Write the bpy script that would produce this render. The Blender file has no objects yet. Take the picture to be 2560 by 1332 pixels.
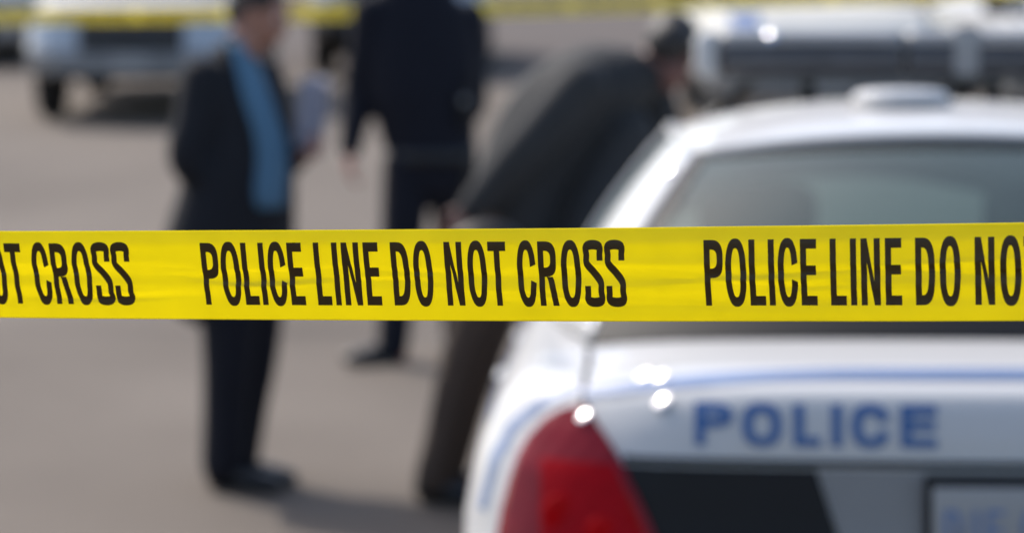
import bpy, bmesh, math, random
from mathutils import Vector, Matrix
from mathutils.bvhtree import BVHTree

S = bpy.context.scene
C = S.collection
random.seed(4)
R = math.radians

# ------------------------------------------------------------------ camera, sky, sun, exposure
FPX = 7600.0                     # focal length in pixels of the 2560 px wide photograph
CAM_H = 1.63
PITCH = math.atan(548.0 / FPX)
cam_d = bpy.data.cameras.new('camera')
cam = bpy.data.objects.new('camera', cam_d)
C.objects.link(cam)
cam_d.sensor_width = 36.0
cam_d.sensor_fit = 'HORIZONTAL'
cam_d.lens = 36.0 * FPX / 2560.0
cam_d.clip_start = 0.05
cam_d.clip_end = 2000.0
cam.location = (0, 0, CAM_H)
cam.rotation_euler = (math.pi / 2 - PITCH, 0, 0)
cam_d.dof.use_dof = True
cam_d.dof.focus_distance = 2.49
cam_d.dof.aperture_fstop = cam_d.lens / 24.0
S.camera = cam

SUN_EL, SUN_AZ = R(47), R(-42)   # azimuth from +Y towards +X
w = bpy.data.worlds.new('World')
S.world = w
w.use_nodes = True
nt = w.node_tree
bg = nt.nodes['Background']
sky = nt.nodes.new('ShaderNodeTexSky')
sky.sky_type = 'NISHITA'
sky.sun_disc = False
sky.sun_elevation = SUN_EL
sky.sun_rotation = SUN_AZ
sky.air_density = 1.0
sky.dust_density = 2.5
sky.ozone_density = 0.8
nt.links.new(sky.outputs[0], bg.inputs[0])
bg.inputs[1].default_value = 0.15
sd = bpy.data.lights.new('sun', 'SUN')
sd.energy = 2.45
sd.angle = R(0.53)
sd.color = (1.0, 0.95, 0.88)
sun = bpy.data.objects.new('sun', sd)
C.objects.link(sun)
sdir = Vector((math.sin(SUN_AZ) * math.cos(SUN_EL), math.cos(SUN_AZ) * math.cos(SUN_EL), math.sin(SUN_EL)))
sun.rotation_euler = sdir.to_track_quat('Z', 'Y').to_euler()
sun.location = (-6, 6, 12)

S.view_settings.view_transform = 'Standard'
S.view_settings.look = 'None'
S.view_settings.exposure = 0.76
S.view_settings.gamma = 1.0
S.view_settings.use_curve_mapping = False
S.render.engine = 'CYCLES'
S.cycles.use_denoising = True
S.cycles.use_adaptive_sampling = False
S.cycles.max_bounces = 10
S.cycles.transparent_max_bounces = 12
S.cycles.sample_clamp_indirect = 6.0
S.cycles.caustics_reflective = False
S.cycles.caustics_refractive = False


# ------------------------------------------------------------------ helpers
def smooth01(t):
    t = max(0.0, min(1.0, t))
    return t * t * (3 - 2 * t)


def lerp(a, b, t):
    return a + (b - a) * t


def interp(tab, x):
    if x <= tab[0][0]:
        return tab[0][1]
    for (x0, y0), (x1, y1) in zip(tab, tab[1:]):
        if x <= x1:
            return y0 + (y1 - y0) * (x - x0) / (x1 - x0)
    return tab[-1][1]


def ground_z(x, y):
    """the street is level by the patrol car and climbs gently beyond it"""
    t = y - 9.6
    z = 0.065 * 0.5 * (t + math.sqrt(t * t + 0.5))
    if y > 90:
        z -= 0.065 * (y - 90) * 0.9
    return z


CA, SA = math.cos(PITCH), math.sin(PITCH)


def ray(px, py):
    u, v = (px - 1280) / FPX, (666 - py) / FPX
    return Vector((u, CA + v * SA, -SA + v * CA))


def at(px, py, d):
    """the point that stands at depth d in the direction of a pixel of the photograph"""
    return Vector((0, 0, CAM_H)) + ray(px, py) * d


def on_ground(px, py):
    r = ray(px, py)
    d = 5.0
    while d < 80:
        p = at(px, py, d)
        if p.z <= ground_z(p.x, p.y):
            return Vector((p.x, p.y, ground_z(p.x, p.y)))
        d += 0.01
    return p


def mat(name, col, rough=0.6, metal=0.0, coat=0.0, spec=0.5, var=0.08, scale=8.0, bump=0.0, bscale=120.0, coat_rough=0.03, sheen=0.0):
    m = bpy.data.materials.new(name)
    m.use_nodes = True
    n, l = m.node_tree.nodes, m.node_tree.links
    p = n['Principled BSDF']
    p.inputs['Roughness'].default_value = rough
    p.inputs['Metallic'].default_value = metal
    p.inputs['Coat Weight'].default_value = coat
    p.inputs['Coat Roughness'].default_value = coat_rough
    p.inputs['Coat IOR'].default_value = 1.5
    p.inputs['Specular IOR Level'].default_value = spec
    if sheen:
        p.inputs['Sheen Weight'].default_value = sheen
        p.inputs['Sheen Roughness'].default_value = 0.5
    tc = n.new('ShaderNodeTexCoord')
    nz = n.new('ShaderNodeTexNoise')
    nz.inputs['Scale'].default_value = scale
    nz.inputs['Detail'].default_value = 6
    l.new(tc.outputs['Object'], nz.inputs['Vector'])
    mx = n.new('ShaderNodeMix')
    mx.data_type = 'RGBA'
    a = [min(1, c * (1 - var)) for c in col]
    b = [min(1, c * (1 + var)) for c in col]
    mx.inputs[6].default_value = (*a, 1)
    mx.inputs[7].default_value = (*b, 1)
    l.new(nz.outputs['Fac'], mx.inputs[0])
    l.new(mx.outputs[2], p.inputs['Base Color'])
    if bump:
        b2 = n.new('ShaderNodeTexNoise')
        b2.inputs['Scale'].default_value = bscale
        b2.inputs['Detail'].default_value = 4
        l.new(tc.outputs['Object'], b2.inputs['Vector'])
        bp = n.new('ShaderNodeBump')
        bp.inputs['Strength'].default_value = bump
        bp.inputs['Distance'].default_value = 0.01
        l.new(b2.outputs['Fac'], bp.inputs['Height'])
        l.new(bp.outputs['Normal'], p.inputs['Normal'])
    return m


def glass_mat(name, tint, ior=1.5, veil=0.03, haze=(0.42, 0.45, 0.46)):
    m = bpy.data.materials.new(name)
    m.use_nodes = True
    n, l = m.node_tree.nodes, m.node_tree.links
    n.remove(n['Principled BSDF'])
    out = n['Material Output']
    tr = n.new('ShaderNodeBsdfTransparent')
    tr.inputs[0].default_value = (*tint, 1)
    gl = n.new('ShaderNodeBsdfGlossy')
    gl.inputs['Roughness'].default_value = 0.02
    fr = n.new('ShaderNodeFresnel')
    fr.inputs['IOR'].default_value = ior
    ms = n.new('ShaderNodeMixShader')
    l.new(fr.outputs[0], ms.inputs[0])
    l.new(tr.outputs[0], ms.inputs[1])
    l.new(gl.outputs[0], ms.inputs[2])
    df = n.new('ShaderNodeBsdfDiffuse')  # diffuse veil mixed in to imitate hazy reflections on the windows
    df.inputs[0].default_value = (*haze, 1)
    tc = n.new('ShaderNodeTexCoord')
    nz = n.new('ShaderNodeTexNoise')
    nz.inputs['Scale'].default_value = 3.0
    nz.inputs['Detail'].default_value = 6
    l.new(tc.outputs['Object'], nz.inputs['Vector'])
    mr = n.new('ShaderNodeMapRange')
    mr.inputs['To Min'].default_value = veil * 0.6
    mr.inputs['To Max'].default_value = veil * 1.4
    l.new(nz.outputs['Fac'], mr.inputs['Value'])
    m2 = n.new('ShaderNodeMixShader')
    l.new(mr.outputs[0], m2.inputs[0])
    l.new(ms.outputs[0], m2.inputs[1])
    l.new(df.outputs[0], m2.inputs[2])
    l.new(m2.outputs[0], out.inputs['Surface'])
    return m


def film_mat(name, col, trans, rough=0.33, spec=0.5):
    """thin printed plastic film: reflects and lets light through"""
    m = bpy.data.materials.new(name)
    m.use_nodes = True
    n, l = m.node_tree.nodes, m.node_tree.links
    p = n['Principled BSDF']
    out = n['Material Output']
    p.inputs['Roughness'].default_value = rough
    p.inputs['Specular IOR Level'].default_value = spec
    tc = n.new('ShaderNodeTexCoord')
    nz = n.new('ShaderNodeTexNoise')
    nz.inputs['Scale'].default_value = 30
    nz.inputs['Detail'].default_value = 8
    l.new(tc.outputs['Object'], nz.inputs['Vector'])
    mx = n.new('ShaderNodeMix')
    mx.data_type = 'RGBA'
    mx.inputs[6].default_value = (*[c * 0.95 for c in col], 1)
    mx.inputs[7].default_value = (*[min(1, c * 1.05) for c in col], 1)
    l.new(nz.outputs['Fac'], mx.inputs[0])
    l.new(mx.outputs[2], p.inputs['Base Color'])
    g = n.new('ShaderNodeTexNoise')
    g.inputs['Scale'].default_value = 2600
    g.inputs['Detail'].default_value = 3
    l.new(tc.outputs['Object'], g.inputs['Vector'])
    bp = n.new('ShaderNodeBump')
    bp.inputs['Strength'].default_value = 0.25
    bp.inputs['Distance'].default_value = 0.0004
    l.new(g.outputs['Fac'], bp.inputs['Height'])
    mp = n.new('ShaderNodeMapping')
    mp.inputs['Scale'].default_value = (5, 5, 150)
    l.new(tc.outputs['Object'], mp.inputs['Vector'])
    st = n.new('ShaderNodeTexNoise')
    st.inputs['Scale'].default_value = 1.0
    st.inputs['Detail'].default_value = 5
    l.new(mp.outputs[0], st.inputs['Vector'])
    b3 = n.new('ShaderNodeBump')
    b3.inputs['Strength'].default_value = 0.14
    b3.inputs['Distance'].default_value = 0.0022
    l.new(st.outputs['Fac'], b3.inputs['Height'])
    l.new(b3.outputs['Normal'], bp.inputs['Normal'])
    l.new(bp.outputs['Normal'], p.inputs['Normal'])
    t = n.new('ShaderNodeBsdfTranslucent')
    l.new(bp.outputs['Normal'], t.inputs['Normal'])
    l.new(mx.outputs[2], t.inputs[0])
    ms = n.new('ShaderNodeMixShader')
    ms.inputs[0].default_value = trans
    l.new(p.outputs[0], ms.inputs[1])
    l.new(t.outputs[0], ms.inputs[2])
    l.new(ms.outputs[0], out.inputs['Surface'])
    return m


def thing(name, label, cat, loc=(0, 0, 0), rotz=0.0, group=None):
    o = bpy.data.objects.new(name, None)
    C.objects.link(o)
    o.empty_display_size = 0.2
    o.location = loc
    o.rotation_euler = (0, 0, rotz)
    o['label'] = label
    o['category'] = cat
    if group:
        o['group'] = group
    return o


def obj(name, bm, m, parent=None, smooth=True, label=None):
    me = bpy.data.meshes.new(name)
    bmesh.ops.recalc_face_normals(bm, faces=bm.faces)
    bm.to_mesh(me)
    bm.free()
    return obj_me(name, me, m, parent, smooth, label)


def obj_me(name, me, m, parent=None, smooth=True, label=None):
    o = bpy.data.objects.new(name, me)
    C.objects.link(o)
    for mm in (m if isinstance(m, (list, tuple)) else [m]):
        me.materials.append(mm)
    if smooth:
        for p in me.polygons:
            p.use_smooth = True
    if parent is not None:
        o.parent = parent
    if label:
        o['label'] = label
    return o


def baked(o):
    """apply an object's modifiers"""
    dg = bpy.context.evaluated_depsgraph_get()
    me = bpy.data.meshes.new_from_object(o.evaluated_get(dg))
    old = o.data
    o.modifiers.clear()
    o.data = me
    bpy.data.meshes.remove(old)
    for p in me.polygons:
        p.use_smooth = True
    return o


def bvh_of(*objs):
    vs, fs = [], []
    for o in objs:
        k = len(vs)
        vs += [v.co.copy() for v in o.data.vertices]
        fs += [[i + k for i in p.vertices] for p in o.data.polygons]
    return BVHTree.FromPolygons(vs, fs)


def box(bm, lo, hi, bev=0.0, rot=None):
    lo, hi = Vector(lo), Vector(hi)
    r = bmesh.ops.create_cube(bm, size=1.0)
    vs = r['verts']
    c, s = (lo + hi) / 2, hi - lo
    for v in vs:
        v.co = Vector((v.co.x * s.x, v.co.y * s.y, v.co.z * s.z))
        if rot:
            v.co = rot @ v.co
        v.co += c
    if bev:
        es = list({e for v in vs for e in v.link_edges})
        bmesh.ops.bevel(bm, geom=es, offset=bev, segments=3, affect='EDGES', profile=0.5)


def ellipsoid(bm, c, r, rot=None, u=20, v=14):
    rr = bmesh.ops.create_uvsphere(bm, u_segments=u, v_segments=v, radius=1)
    for ve in rr['verts']:
        p = Vector((ve.co.x * r[0], ve.co.y * r[1], ve.co.z * r[2]))
        if rot:
            p = rot @ p
        ve.co = p + Vector(c)


def cr(pts, sub):
    """Catmull-Rom resampling of tuples"""
    out = []
    n = len(pts)
    for i in range(n - 1):
        p0, p1, p2, p3 = pts[max(0, i - 1)], pts[i], pts[i + 1], pts[min(n - 1, i + 2)]
        for k in range(sub):
            t = k / sub
            out.append(tuple(0.5 * ((2 * b) + (-a + c) * t + (2 * a - 5 * b + 4 * c - d) * t * t + (-a + 3 * b - 3 * c + d) * t ** 3)
                             for a, b, c, d in zip(p0, p1, p2, p3)))
    out.append(tuple(pts[-1]))
    return out


def tube(bm, pts, rad, side=(0, 1, 0), n=18, sub=5, round_ends=True):
    """a closed tapering limb through pts; rad holds a radius or (along side, across)"""
    rad = [(r, r) if not isinstance(r, (tuple, list)) else r for r in rad]
    P = cr([tuple(p) + tuple(r) for p, r in zip(pts, rad)], sub)
    rings = []
    m = len(P)
    sv = Vector(side)
    for i, p in enumerate(P):
        q = Vector(p[:3])
        a, b = Vector(P[max(0, i - 1)][:3]), Vector(P[min(m - 1, i + 1)][:3])
        T = (b - a).normalized()
        A = (sv - T * sv.dot(T)).normalized()
        B = T.cross(A)
        rings.append((q, T, A, B, max(0.002, p[3]), max(0.002, p[4])))
    if round_ends:
        for end in (0, 1):
            q, T, A, B, ra, rb = rings[-1] if end else rings[0]
            s = 1 if end else -1
            r = min(ra, rb)
            ex = [(q + T * s * r * math.sin(t), T, A, B, ra * math.cos(t), rb * math.cos(t)) for t in (0.45, 0.9, 1.25)]
            rings = rings + ex if end else ex[::-1] + rings
    V = []
    for q, T, A, B, ra, rb in rings:
        V.append([bm.verts.new(q + A * ra * math.cos(2 * math.pi * k / n) + B * rb * math.sin(2 * math.pi * k / n)) for k in range(n)])
    for r0, r1 in zip(V, V[1:]):
        for k in range(n):
            bm.faces.new((r0[k], r0[(k + 1) % n], r1[(k + 1) % n], r1[k]))
    bm.faces.new(V[0][::-1])
    bm.faces.new(V[-1])


def fused(name, bm, m, parent, voxel=0.012, smooth=3):
    """one continuous skin over everything in bm"""
    o = obj(name, bm, m, parent)
    md = o.modifiers.new('r', 'REMESH')
    md.mode = 'VOXEL'
    md.voxel_size = voxel
    if smooth:
        ms = o.modifiers.new('s', 'SMOOTH')
        ms.factor = 0.5
        ms.iterations = smooth
    return baked(o)


def lathe(bm, prof, n=40, axis='X', c=(0, 0, 0)):
    """revolve (a, r) profile about an axis"""
    rows = []
    for a, r in prof:
        row = []
        for k in range(n):
            t = 2 * math.pi * k / n
            p = (a, r * math.cos(t), r * math.sin(t)) if axis == 'X' else (r * math.cos(t), r * math.sin(t), a)
            row.append(bm.verts.new(Vector(p) + Vector(c)))
        rows.append(row)
    for r0, r1 in zip(rows, rows[1:]):
        for k in range(n):
            bm.faces.new((r0[k], r0[(k + 1) % n], r1[(k + 1) % n], r1[k]))
    return rows


def grid(bm, f, nu, nv):
    V = [[bm.verts.new(f(i / nu, j / nv)) for i in range(nu + 1)] for j in range(nv + 1)]
    for j in range(nv):
        for i in range(nu):
            bm.faces.new((V[j][i], V[j][i + 1], V[j + 1][i + 1], V[j + 1][i]))
    return V


def thicken(o, t):
    md = o.modifiers.new('t', 'SOLIDIFY')
    md.thickness = t
    md.offset = 0
    return baked(o)


# ------------------------------------------------------------------ lettering (built as strokes)
def glyph(ch, wd, sv, sh):
    """non-overlapping faces of one capital of height 1"""
    F = []
    def rect(x0, y0, x1, y1):
        F.append([(x0, y0), (x1, y0), (x1, y1), (x0, y1)])
    def strip(A, B):
        for i in range(len(A) - 1):
            F.append([A[i], A[i + 1], B[i + 1], B[i]])
    def sp(v, n):
        return math.copysign(abs(v) ** (2 / n), v)
    def bowl(y0, y1):
        yc, hy = (y0 + y1) / 2, (y1 - y0) / 2
        A, B = [], []
        for k in range(25):
            t = math.pi / 2 - math.pi * k / 24
            A.append((sv + (wd - sv) * sp(math.cos(t), 3.0), yc + hy * sp(math.sin(t), 3.0)))
            B.append((sv + (wd - 2 * sv) * sp(math.cos(t), 3.0), yc + (hy - sh) * sp(math.sin(t), 3.0)))
        strip(A, B)
    def ring(skip=None):
        o, A, B = 0.018, [], []
        for k in range(61):
            t = 2 * math.pi * k / 60
            c, s = sp(math.cos(t), 2.45), sp(math.sin(t), 2.45)
            a = (wd / 2 + wd / 2 * c, 0.5 + (0.5 + o) * s)
            b = (wd / 2 + (wd / 2 - sv) * c, 0.5 + (0.5 + o - sh) * s)
            A.append(a)
            B.append(b)
        for i in range(60):
            ym = (A[i][1] + A[i + 1][1]) / 2
            if skip and A[i][0] > wd / 2 and skip[0] < ym < skip[1]:
                continue
            F.append([A[i], A[i + 1], B[i + 1], B[i]])
    if ch == 'I':
        rect(0, 0, sv, 1)
    elif ch == 'L':
        rect(0, 0, sv, 1)
        rect(sv, 0, wd, sh)
    elif ch == 'E':
        rect(0, 0, sv, 1)
        rect(sv, 0, wd, sh)
        rect(sv, 1 - sh, wd, 1)
        rect(sv, 0.53 - sh / 2, wd * 0.96, 0.53 + sh / 2)
    elif ch == 'T':
        x = wd / 2 - sv / 2
        rect(x, 0, x + sv, 1 - sh)
        rect(0, 1 - sh, wd, 1)
    elif ch == 'N':
        rect(0, 0, sv, 1)
        rect(wd - sv, 0, wd, 1)
        F.append([(sv, 1), (sv, 0.64), (wd - sv, 0), (wd - sv, 0.36)])
    elif ch == 'D':
        rect(0, 0, sv, 1)
        bowl(0, 1)
    elif ch == 'P':
        rect(0, 0, sv, 1)
        bowl(0.42, 1)
    elif ch == 'R':
        rect(0, 0, sv, 1)
        bowl(0.45, 1)
        A, B = [], []
        for k in range(9):
            t = k / 8
            x = lerp(wd * 0.42, wd - sv * 0.92, t ** 0.62)
            y = 0.45 * (1 - t)
            A.append((x, y))
            B.append((x + sv * 1.05, y))
        strip(A, B)
    elif ch == 'O':
        ring()
    elif ch == 'C':
        ring((0.375, 0.665))
    elif ch == 'S':
        a, b = sv / 2, sh / 2
        o = 0.018
        P = cr([(wd - a, 0.70), (wd - a, 0.80), (wd * 0.86, 0.91), (wd / 2, 1 + o - b), (wd * 0.14, 0.91), (a, 0.79), (wd * 0.16, 0.655),
                (wd * 0.5, 0.52), (wd * 0.84, 0.365), (wd - a, 0.215), (wd * 0.86, 0.09), (wd / 2, -o + b), (wd * 0.14, 0.09), (a, 0.2), (a, 0.31)], 5)
        A, B = [], []
        for i in range(len(P)):
            p, q = P[max(0, i - 1)], P[min(len(P) - 1, i + 1)]
            dx, dy = q[0] - p[0], q[1] - p[1]
            dx /= sv
            dy /= sh
            n = math.hypot(dx, dy) or 1
            nx, ny = -dy / n * sv / 2, dx / n * sh / 2
            A.append((P[i][0] + nx, P[i][1] + ny))
            B.append((P[i][0] - nx, P[i][1] - ny))
        strip(A, B)
    return F


def text_bm(items, levels=26):
    """items: (char, x, width, stroke_v, stroke_h) in cap heights -> flat bmesh in (x, z)"""
    bm = bmesh.new()
    for ch, x0, wd, sv, sh in items:
        cache = {}
        def V(p):
            k = (round(p[0], 5), round(p[1], 5))
            if k not in cache:
                cache[k] = bm.verts.new((p[0] + x0, 0, p[1]))
            return cache[k]
        for f in glyph(ch, wd, sv, sh):
            vs = []
            for p in f:
                v = V(p)
                if v not in vs:
                    vs.append(v)
            if len(vs) > 2:
                try:
                    bm.faces.new(vs)
                except ValueError:
                    pass
    for k in range(1, levels):
        bmesh.ops.bisect_plane(bm, geom=bm.verts[:] + bm.edges[:] + bm.faces[:], plane_co=(0, 0, k / levels), plane_no=(0, 0, 1))
    bmesh.ops.triangulate(bm, faces=bm.faces)
    return bm


# ------------------------------------------------------------------ ground
M_ROAD = mat('asphalt', (0.135, 0.123, 0.111), rough=0.92, var=0.0, spec=0.25)
n, l = M_ROAD.node_tree.nodes, M_ROAD.node_tree.links
p = n['Principled BSDF']
tc = n.new('ShaderNodeTexCoord')
big = n.new('ShaderNodeTexNoise'); big.inputs['Scale'].default_value = 0.55; big.inputs['Detail'].default_value = 5
fine = n.new('ShaderNodeTexNoise'); fine.inputs['Scale'].default_value = 90; fine.inputs['Detail'].default_value = 8
l.new(tc.outputs['Object'], big.inputs['Vector']); l.new(tc.outputs['Object'], fine.inputs['Vector'])
r1 = n.new('ShaderNodeValToRGB')
r1.color_ramp.elements[0].position = 0.30; r1.color_ramp.elements[0].color = (0.116, 0.096, 0.079, 1)
r1.color_ramp.elements[1].position = 0.72; r1.color_ramp.elements[1].color = (0.164, 0.138, 0.115, 1)
l.new(big.outputs['Fac'], r1.inputs[0])
mx = n.new('ShaderNodeMix'); mx.data_type = 'RGBA'; mx.blend_type = 'MULTIPLY'; mx.inputs[0].default_value = 0.5
r2 = n.new('ShaderNodeValToRGB')
r2.color_ramp.elements[0].position = 0.3; r2.color_ramp.elements[0].color = (0.6, 0.6, 0.6, 1)
r2.color_ramp.elements[1].position = 0.7; r2.color_ramp.elements[1].color = (1.25, 1.25, 1.25, 1)
l.new(fine.outputs['Fac'], r2.inputs[0])
l.new(r1.outputs[0], mx.inputs[6]); l.new(r2.outputs[0], mx.inputs[7])
l.new(mx.outputs[2], p.inputs['Base Color'])
bp = n.new('ShaderNodeBump'); bp.inputs['Strength'].default_value = 0.5; bp.inputs['Distance'].default_value = 0.006
l.new(fine.outputs['Fac'], bp.inputs['Height']); l.new(bp.outputs['Normal'], p.inputs['Normal'])

bm = bmesh.new()
xs = [-400, -150, -60, -30, -16, -10, -6, -3, 0, 3, 6, 10, 16, 30, 60, 150, 400]
ys = [-200, -60, -20, -5, 0, 4, 7] + [8 + 0.2 * k for k in range(26)] + [14, 17, 20, 25, 30, 40, 55, 75, 90, 130, 200, 400, 900]
rows = [[bm.verts.new((x, y, ground_z(x, y))) for x in xs] for y in ys]
for a, b in zip(rows, rows[1:]):
    for i in range(len(xs) - 1):
        bm.faces.new((a[i], a[i + 1], b[i + 1], b[i]))
g = obj('road', bm, M_ROAD)
g['kind'] = 'structure'
M_FAR = mat('worn_asphalt', (0.098, 0.082, 0.074), rough=0.95, var=0.15, scale=0.6, spec=0.2)
bm = bmesh.new()
fy = [31 + 2 * k for k in range(15)]
rows = [[bm.verts.new((x, y + .02 * x, ground_z(x, y + .02 * x) + .006)) for x in (-60, -30, -16, -10, -6, -3, 0, 3, 6, 10, 16, 30, 60)] for y in fy]
for a, b in zip(rows, rows[1:]):
    for i in range(12):
        bm.faces.new((a[i], a[i + 1], b[i + 1], b[i]))
g2 = obj('cross_street', bm, M_FAR)
g2['kind'] = 'structure'

# ------------------------------------------------------------------ barrier tapes
M_TAPE = film_mat('yellow_tape_film', (0.93, 0.82, 0.016), 0.68, rough=0.34)
M_TAPE2 = film_mat('overlit_tape_film', (0.80, 0.72, 0.20), 0.55, rough=0.5)  # second film is paler to imitate strong light on the far tape
M_INK = film_mat('tape_ink', (0.042, 0.024, 0.005), 0.14, rough=0.36, spec=0.4)
TAPE_H = 0.0762
WORDS = [('P', 0, .285), ('O', .325, .315), ('L', .69, .235), ('I', .985, .085), ('C', 1.13, .30), ('E', 1.475, .24),
         ('L', 1.925, .235), ('I', 2.23, .085), ('N', 2.39, .285), ('E', 2.755, .24),
         ('D', 3.205, .285), ('O', 3.565, .305), ('N', 4.085, .285), ('O', 4.455, .305), ('T', 4.80, .285),
         ('C', 5.265, .30), ('R', 5.61, .285), ('O', 5.975, .31), ('S', 6.345, .295), ('S', 6.685, .30)]


def tape(name, label, P0, P1, sag, s0, s1, n_s, caps, starts, cap_z, disp, mt=None, group='yellow barrier tapes'):
    """P0-P1: two points of the centre line; s metres from P0; starts: s of each printed sentence"""
    root = thing(name, label, 'barrier tape', P0, 0, group)
    T = (P1 - P0)
    Ls = T.length
    T = T.normalized()
    up = (Vector((0, 0, 1)) - T * T.z).normalized()
    N = up.cross(T)                       # towards the camera side
    if N.y > 0:
        N = -N
    def pos(s, v, off=0.0):
        c = T * s - Vector((0, 0, 1)) * (sag * 4 * (s / Ls) * (1 - s / Ls))
        return c + up * (v * TAPE_H) + N * (disp(s, v) + off)
    bm = bmesh.new()
    nv = 72
    def f(i, j):
        return pos(lerp(s0, s1, i), j - 0.5)
    grid(bm, f, n_s, nv)
    film = obj('film', bm, mt or M_TAPE, root)
    md = film.modifiers.new('t', 'SOLIDIFY')
    md.thickness = 0.00025
    md.offset = -1
    baked(film)
    for st in starts:
        tb = text_bm([(c, x, wd + .006, .093, .146) for c, x, wd in WORDS])
        for v in tb.verts:
            v.co = pos(st + v.co.x * caps, cap_z + v.co.z * caps / TAPE_H - 0.5, 0.0005)
        obj('lettering', tb, M_INK, root)
    return root


hh = lambda px: 221 + 25 * px / 2560.0
dd = lambda px: TAPE_H * FPX / hh(px)
A0, A1 = at(0, 686.5, dd(0)), at(2560, 680, dd(2560))
TL = (A1 - A0).length


def s_of(px):
    """distance along the front tape at a pixel column"""
    T = (A1 - A0)
    lo, hi = -1.0, 2.0
    for _ in range(50):
        m = (lo + hi) / 2
        q = A0 + T * m - Vector((0, 0, CAM_H))
        x = q.x / (q.y * CA - q.z * SA) * FPX + 1280
        lo, hi = (m, hi) if x < px else (lo, m)
    return m * TL


def front_disp(s, v):
    k = s / TL
    lean = lerp(0.27, 0.0, max(-0.3, min(1.3, k)))
    y = v * TAPE_H
    d = lean * y
    # soft lengthwise creases of a stretched plastic film
    for v0, wdt, a, ph, fr in ((0.335, 0.03, -0.0022, 0.0, 0.0), (0.12, 0.05, 0.0008, 1.0, 3.1), (-0.02, 0.04, -0.0008, 2.2, 4.3),
                               (-0.14, 0.045, 0.0009, 0.4, 3.7), (-0.27, 0.05, -0.0007, 1.7, 2.6)):
        vv = v0 + (0.02 * math.sin(fr * k * 2 + ph) + 0.012 * math.sin(9 * k + 3 * ph) if fr else 0.006 * math.sin(4 * k))
        amp = a * (1 if not fr else (0.55 + 0.45 * math.sin(fr * k * 3 + ph)))
        if not fr:                          # the upper margin bends back
            t = (v - vv)
            d += amp * (t + math.sqrt(t * t + wdt * wdt)) / 2 / 0.1
        else:
            d += amp * math.exp(-((v - vv) / (wdt * 1.6)) ** 2)
    # short oblique puckers
    for c, wk, v0, a, sl in ((0.30, .05, -0.10, .0011, .5), (0.43, .06, 0.04, -.0010, -.35), (0.12, .05, -0.2, .0010, .4), (0.73, .05, -.07, .0010, .5),
                             (0.80, .05, -.14, -.0008, .4), (0.22, .04, .05, .0008, .3), (0.58, .07, -.25, .0008, -.4), (0.93, .06, .1, .0008, .5)):
        t = (k - c) / wk
        d += a * math.exp(-t * t) * math.exp(-((v - v0 - sl * (k - c)) / 0.035) ** 2)
    # a few crisp fold lines running along the film
    for c, wk, v0, a, cv in ((0.27, .10, 0.055, .0005, .8), (0.28, .09, -0.115, -.0005, 1.5), (0.40, .07, -0.035, .0005, -1.2), (0.07, .08, 0.10, .0004, .6),
                             (0.10, .07, -.29, -.0005, .5), (0.62, .09, .09, .0004, -.5), (0.77, .08, -.10, .0005, 1.4), (0.86, .08, .02, -.0005, -.8), (0.52, .06, -.19, .0004, 1.0)):
        t = (k - c) / wk
        if abs(t) < 2.5:
            d += a * math.exp(-t * t) * math.tanh((v - v0 - cv * (k - c) ** 2 * 8) / 0.012)
    d += 0.0009 * math.sin(11 * k + 1) + 0.0006 * math.sin(23 * k)
    return d


sP, sP2 = s_of(507), s_of(1762)
PERIOD = sP2 - sP
CAP = (s_of(1564) - sP) / 6.985
tape('police_tape', 'sharp yellow POLICE LINE DO NOT CROSS tape stretched in front of the patrol car',
     A0, A1, 0.0014, -1.2, TL + 1.2, 520, CAP, [sP + k * PERIOD for k in (-2, -1, 0, 1, 2)], 0.168, front_disp)

B0, B1 = at(0, 40, 15.2), at(2560, -30, 15.2)
B0.z += 0; PER2 = PERIOD
L2 = (B1 - B0).length
tape('police_tape', 'yellow tape strung farther back, behind the suited man and the uniformed officer',
     B0, B1, 0.03, -2.0, L2 + 2.0, 240, CAP, [-1.9 + k * PER2 for k in range(21)], 0.168,
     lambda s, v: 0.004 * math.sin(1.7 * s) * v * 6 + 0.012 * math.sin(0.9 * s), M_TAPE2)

# ------------------------------------------------------------------ vehicles
M_WHITE = mat('white_car_paint', (0.52, 0.515, 0.51), rough=0.5, spec=0.1, coat=0.45, var=0.015, scale=3, coat_rough=0.03)
M_DARKP = mat('dark_car_paint', (0.012, 0.014, 0.018), rough=0.3, coat=1.0, var=0.05)
M_BLACKPL = mat('black_plastic', (0.006, 0.006, 0.0075), spec=0.25, rough=0.5, var=0.2)
M_GREYPL = mat('grey_plastic', (0.20, 0.20, 0.20), rough=0.5)
M_SEAM = mat('panel_gap', (0.02, 0.02, 0.022), rough=0.8)
M_RUB = mat('tyre_rubber', (0.016, 0.016, 0.017), rough=0.8, bump=0.3)
M_ALU = mat('wheel_steel', (0.45, 0.45, 0.46), rough=0.35, metal=0.8)
M_CHROME = mat('chrome', (0.75, 0.76, 0.78), rough=0.12, metal=1.0, var=0.02)
M_RED = mat('red_lamp_lens', (0.20, 0.002, 0.010), rough=0.35, spec=0.12, coat=0.25, var=0.25, scale=22)
M_REDB = mat('red_lamp_reflector', (0.33, 0.001, 0.006), rough=0.45, spec=0.05, coat=0.06, var=0.3, scale=60)
M_REDS = mat('red_bulb_glass', (0.44, 0.001, 0.004), rough=0.45, spec=0.05, coat=0.06, var=0.2, scale=80)
M_CLEAR = mat('lamp_lens', (0.40, 0.41, 0.42), rough=0.08, coat=1.0, metal=0.35, var=0.12, scale=25)
M_AMBER = mat('amber_lens', (0.7, 0.22, 0.02), rough=0.2, coat=1.0)
M_BLUE = mat('blue_decal', (0.022, 0.095, 0.27), rough=0.5, coat=0.3, var=0.05)
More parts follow.
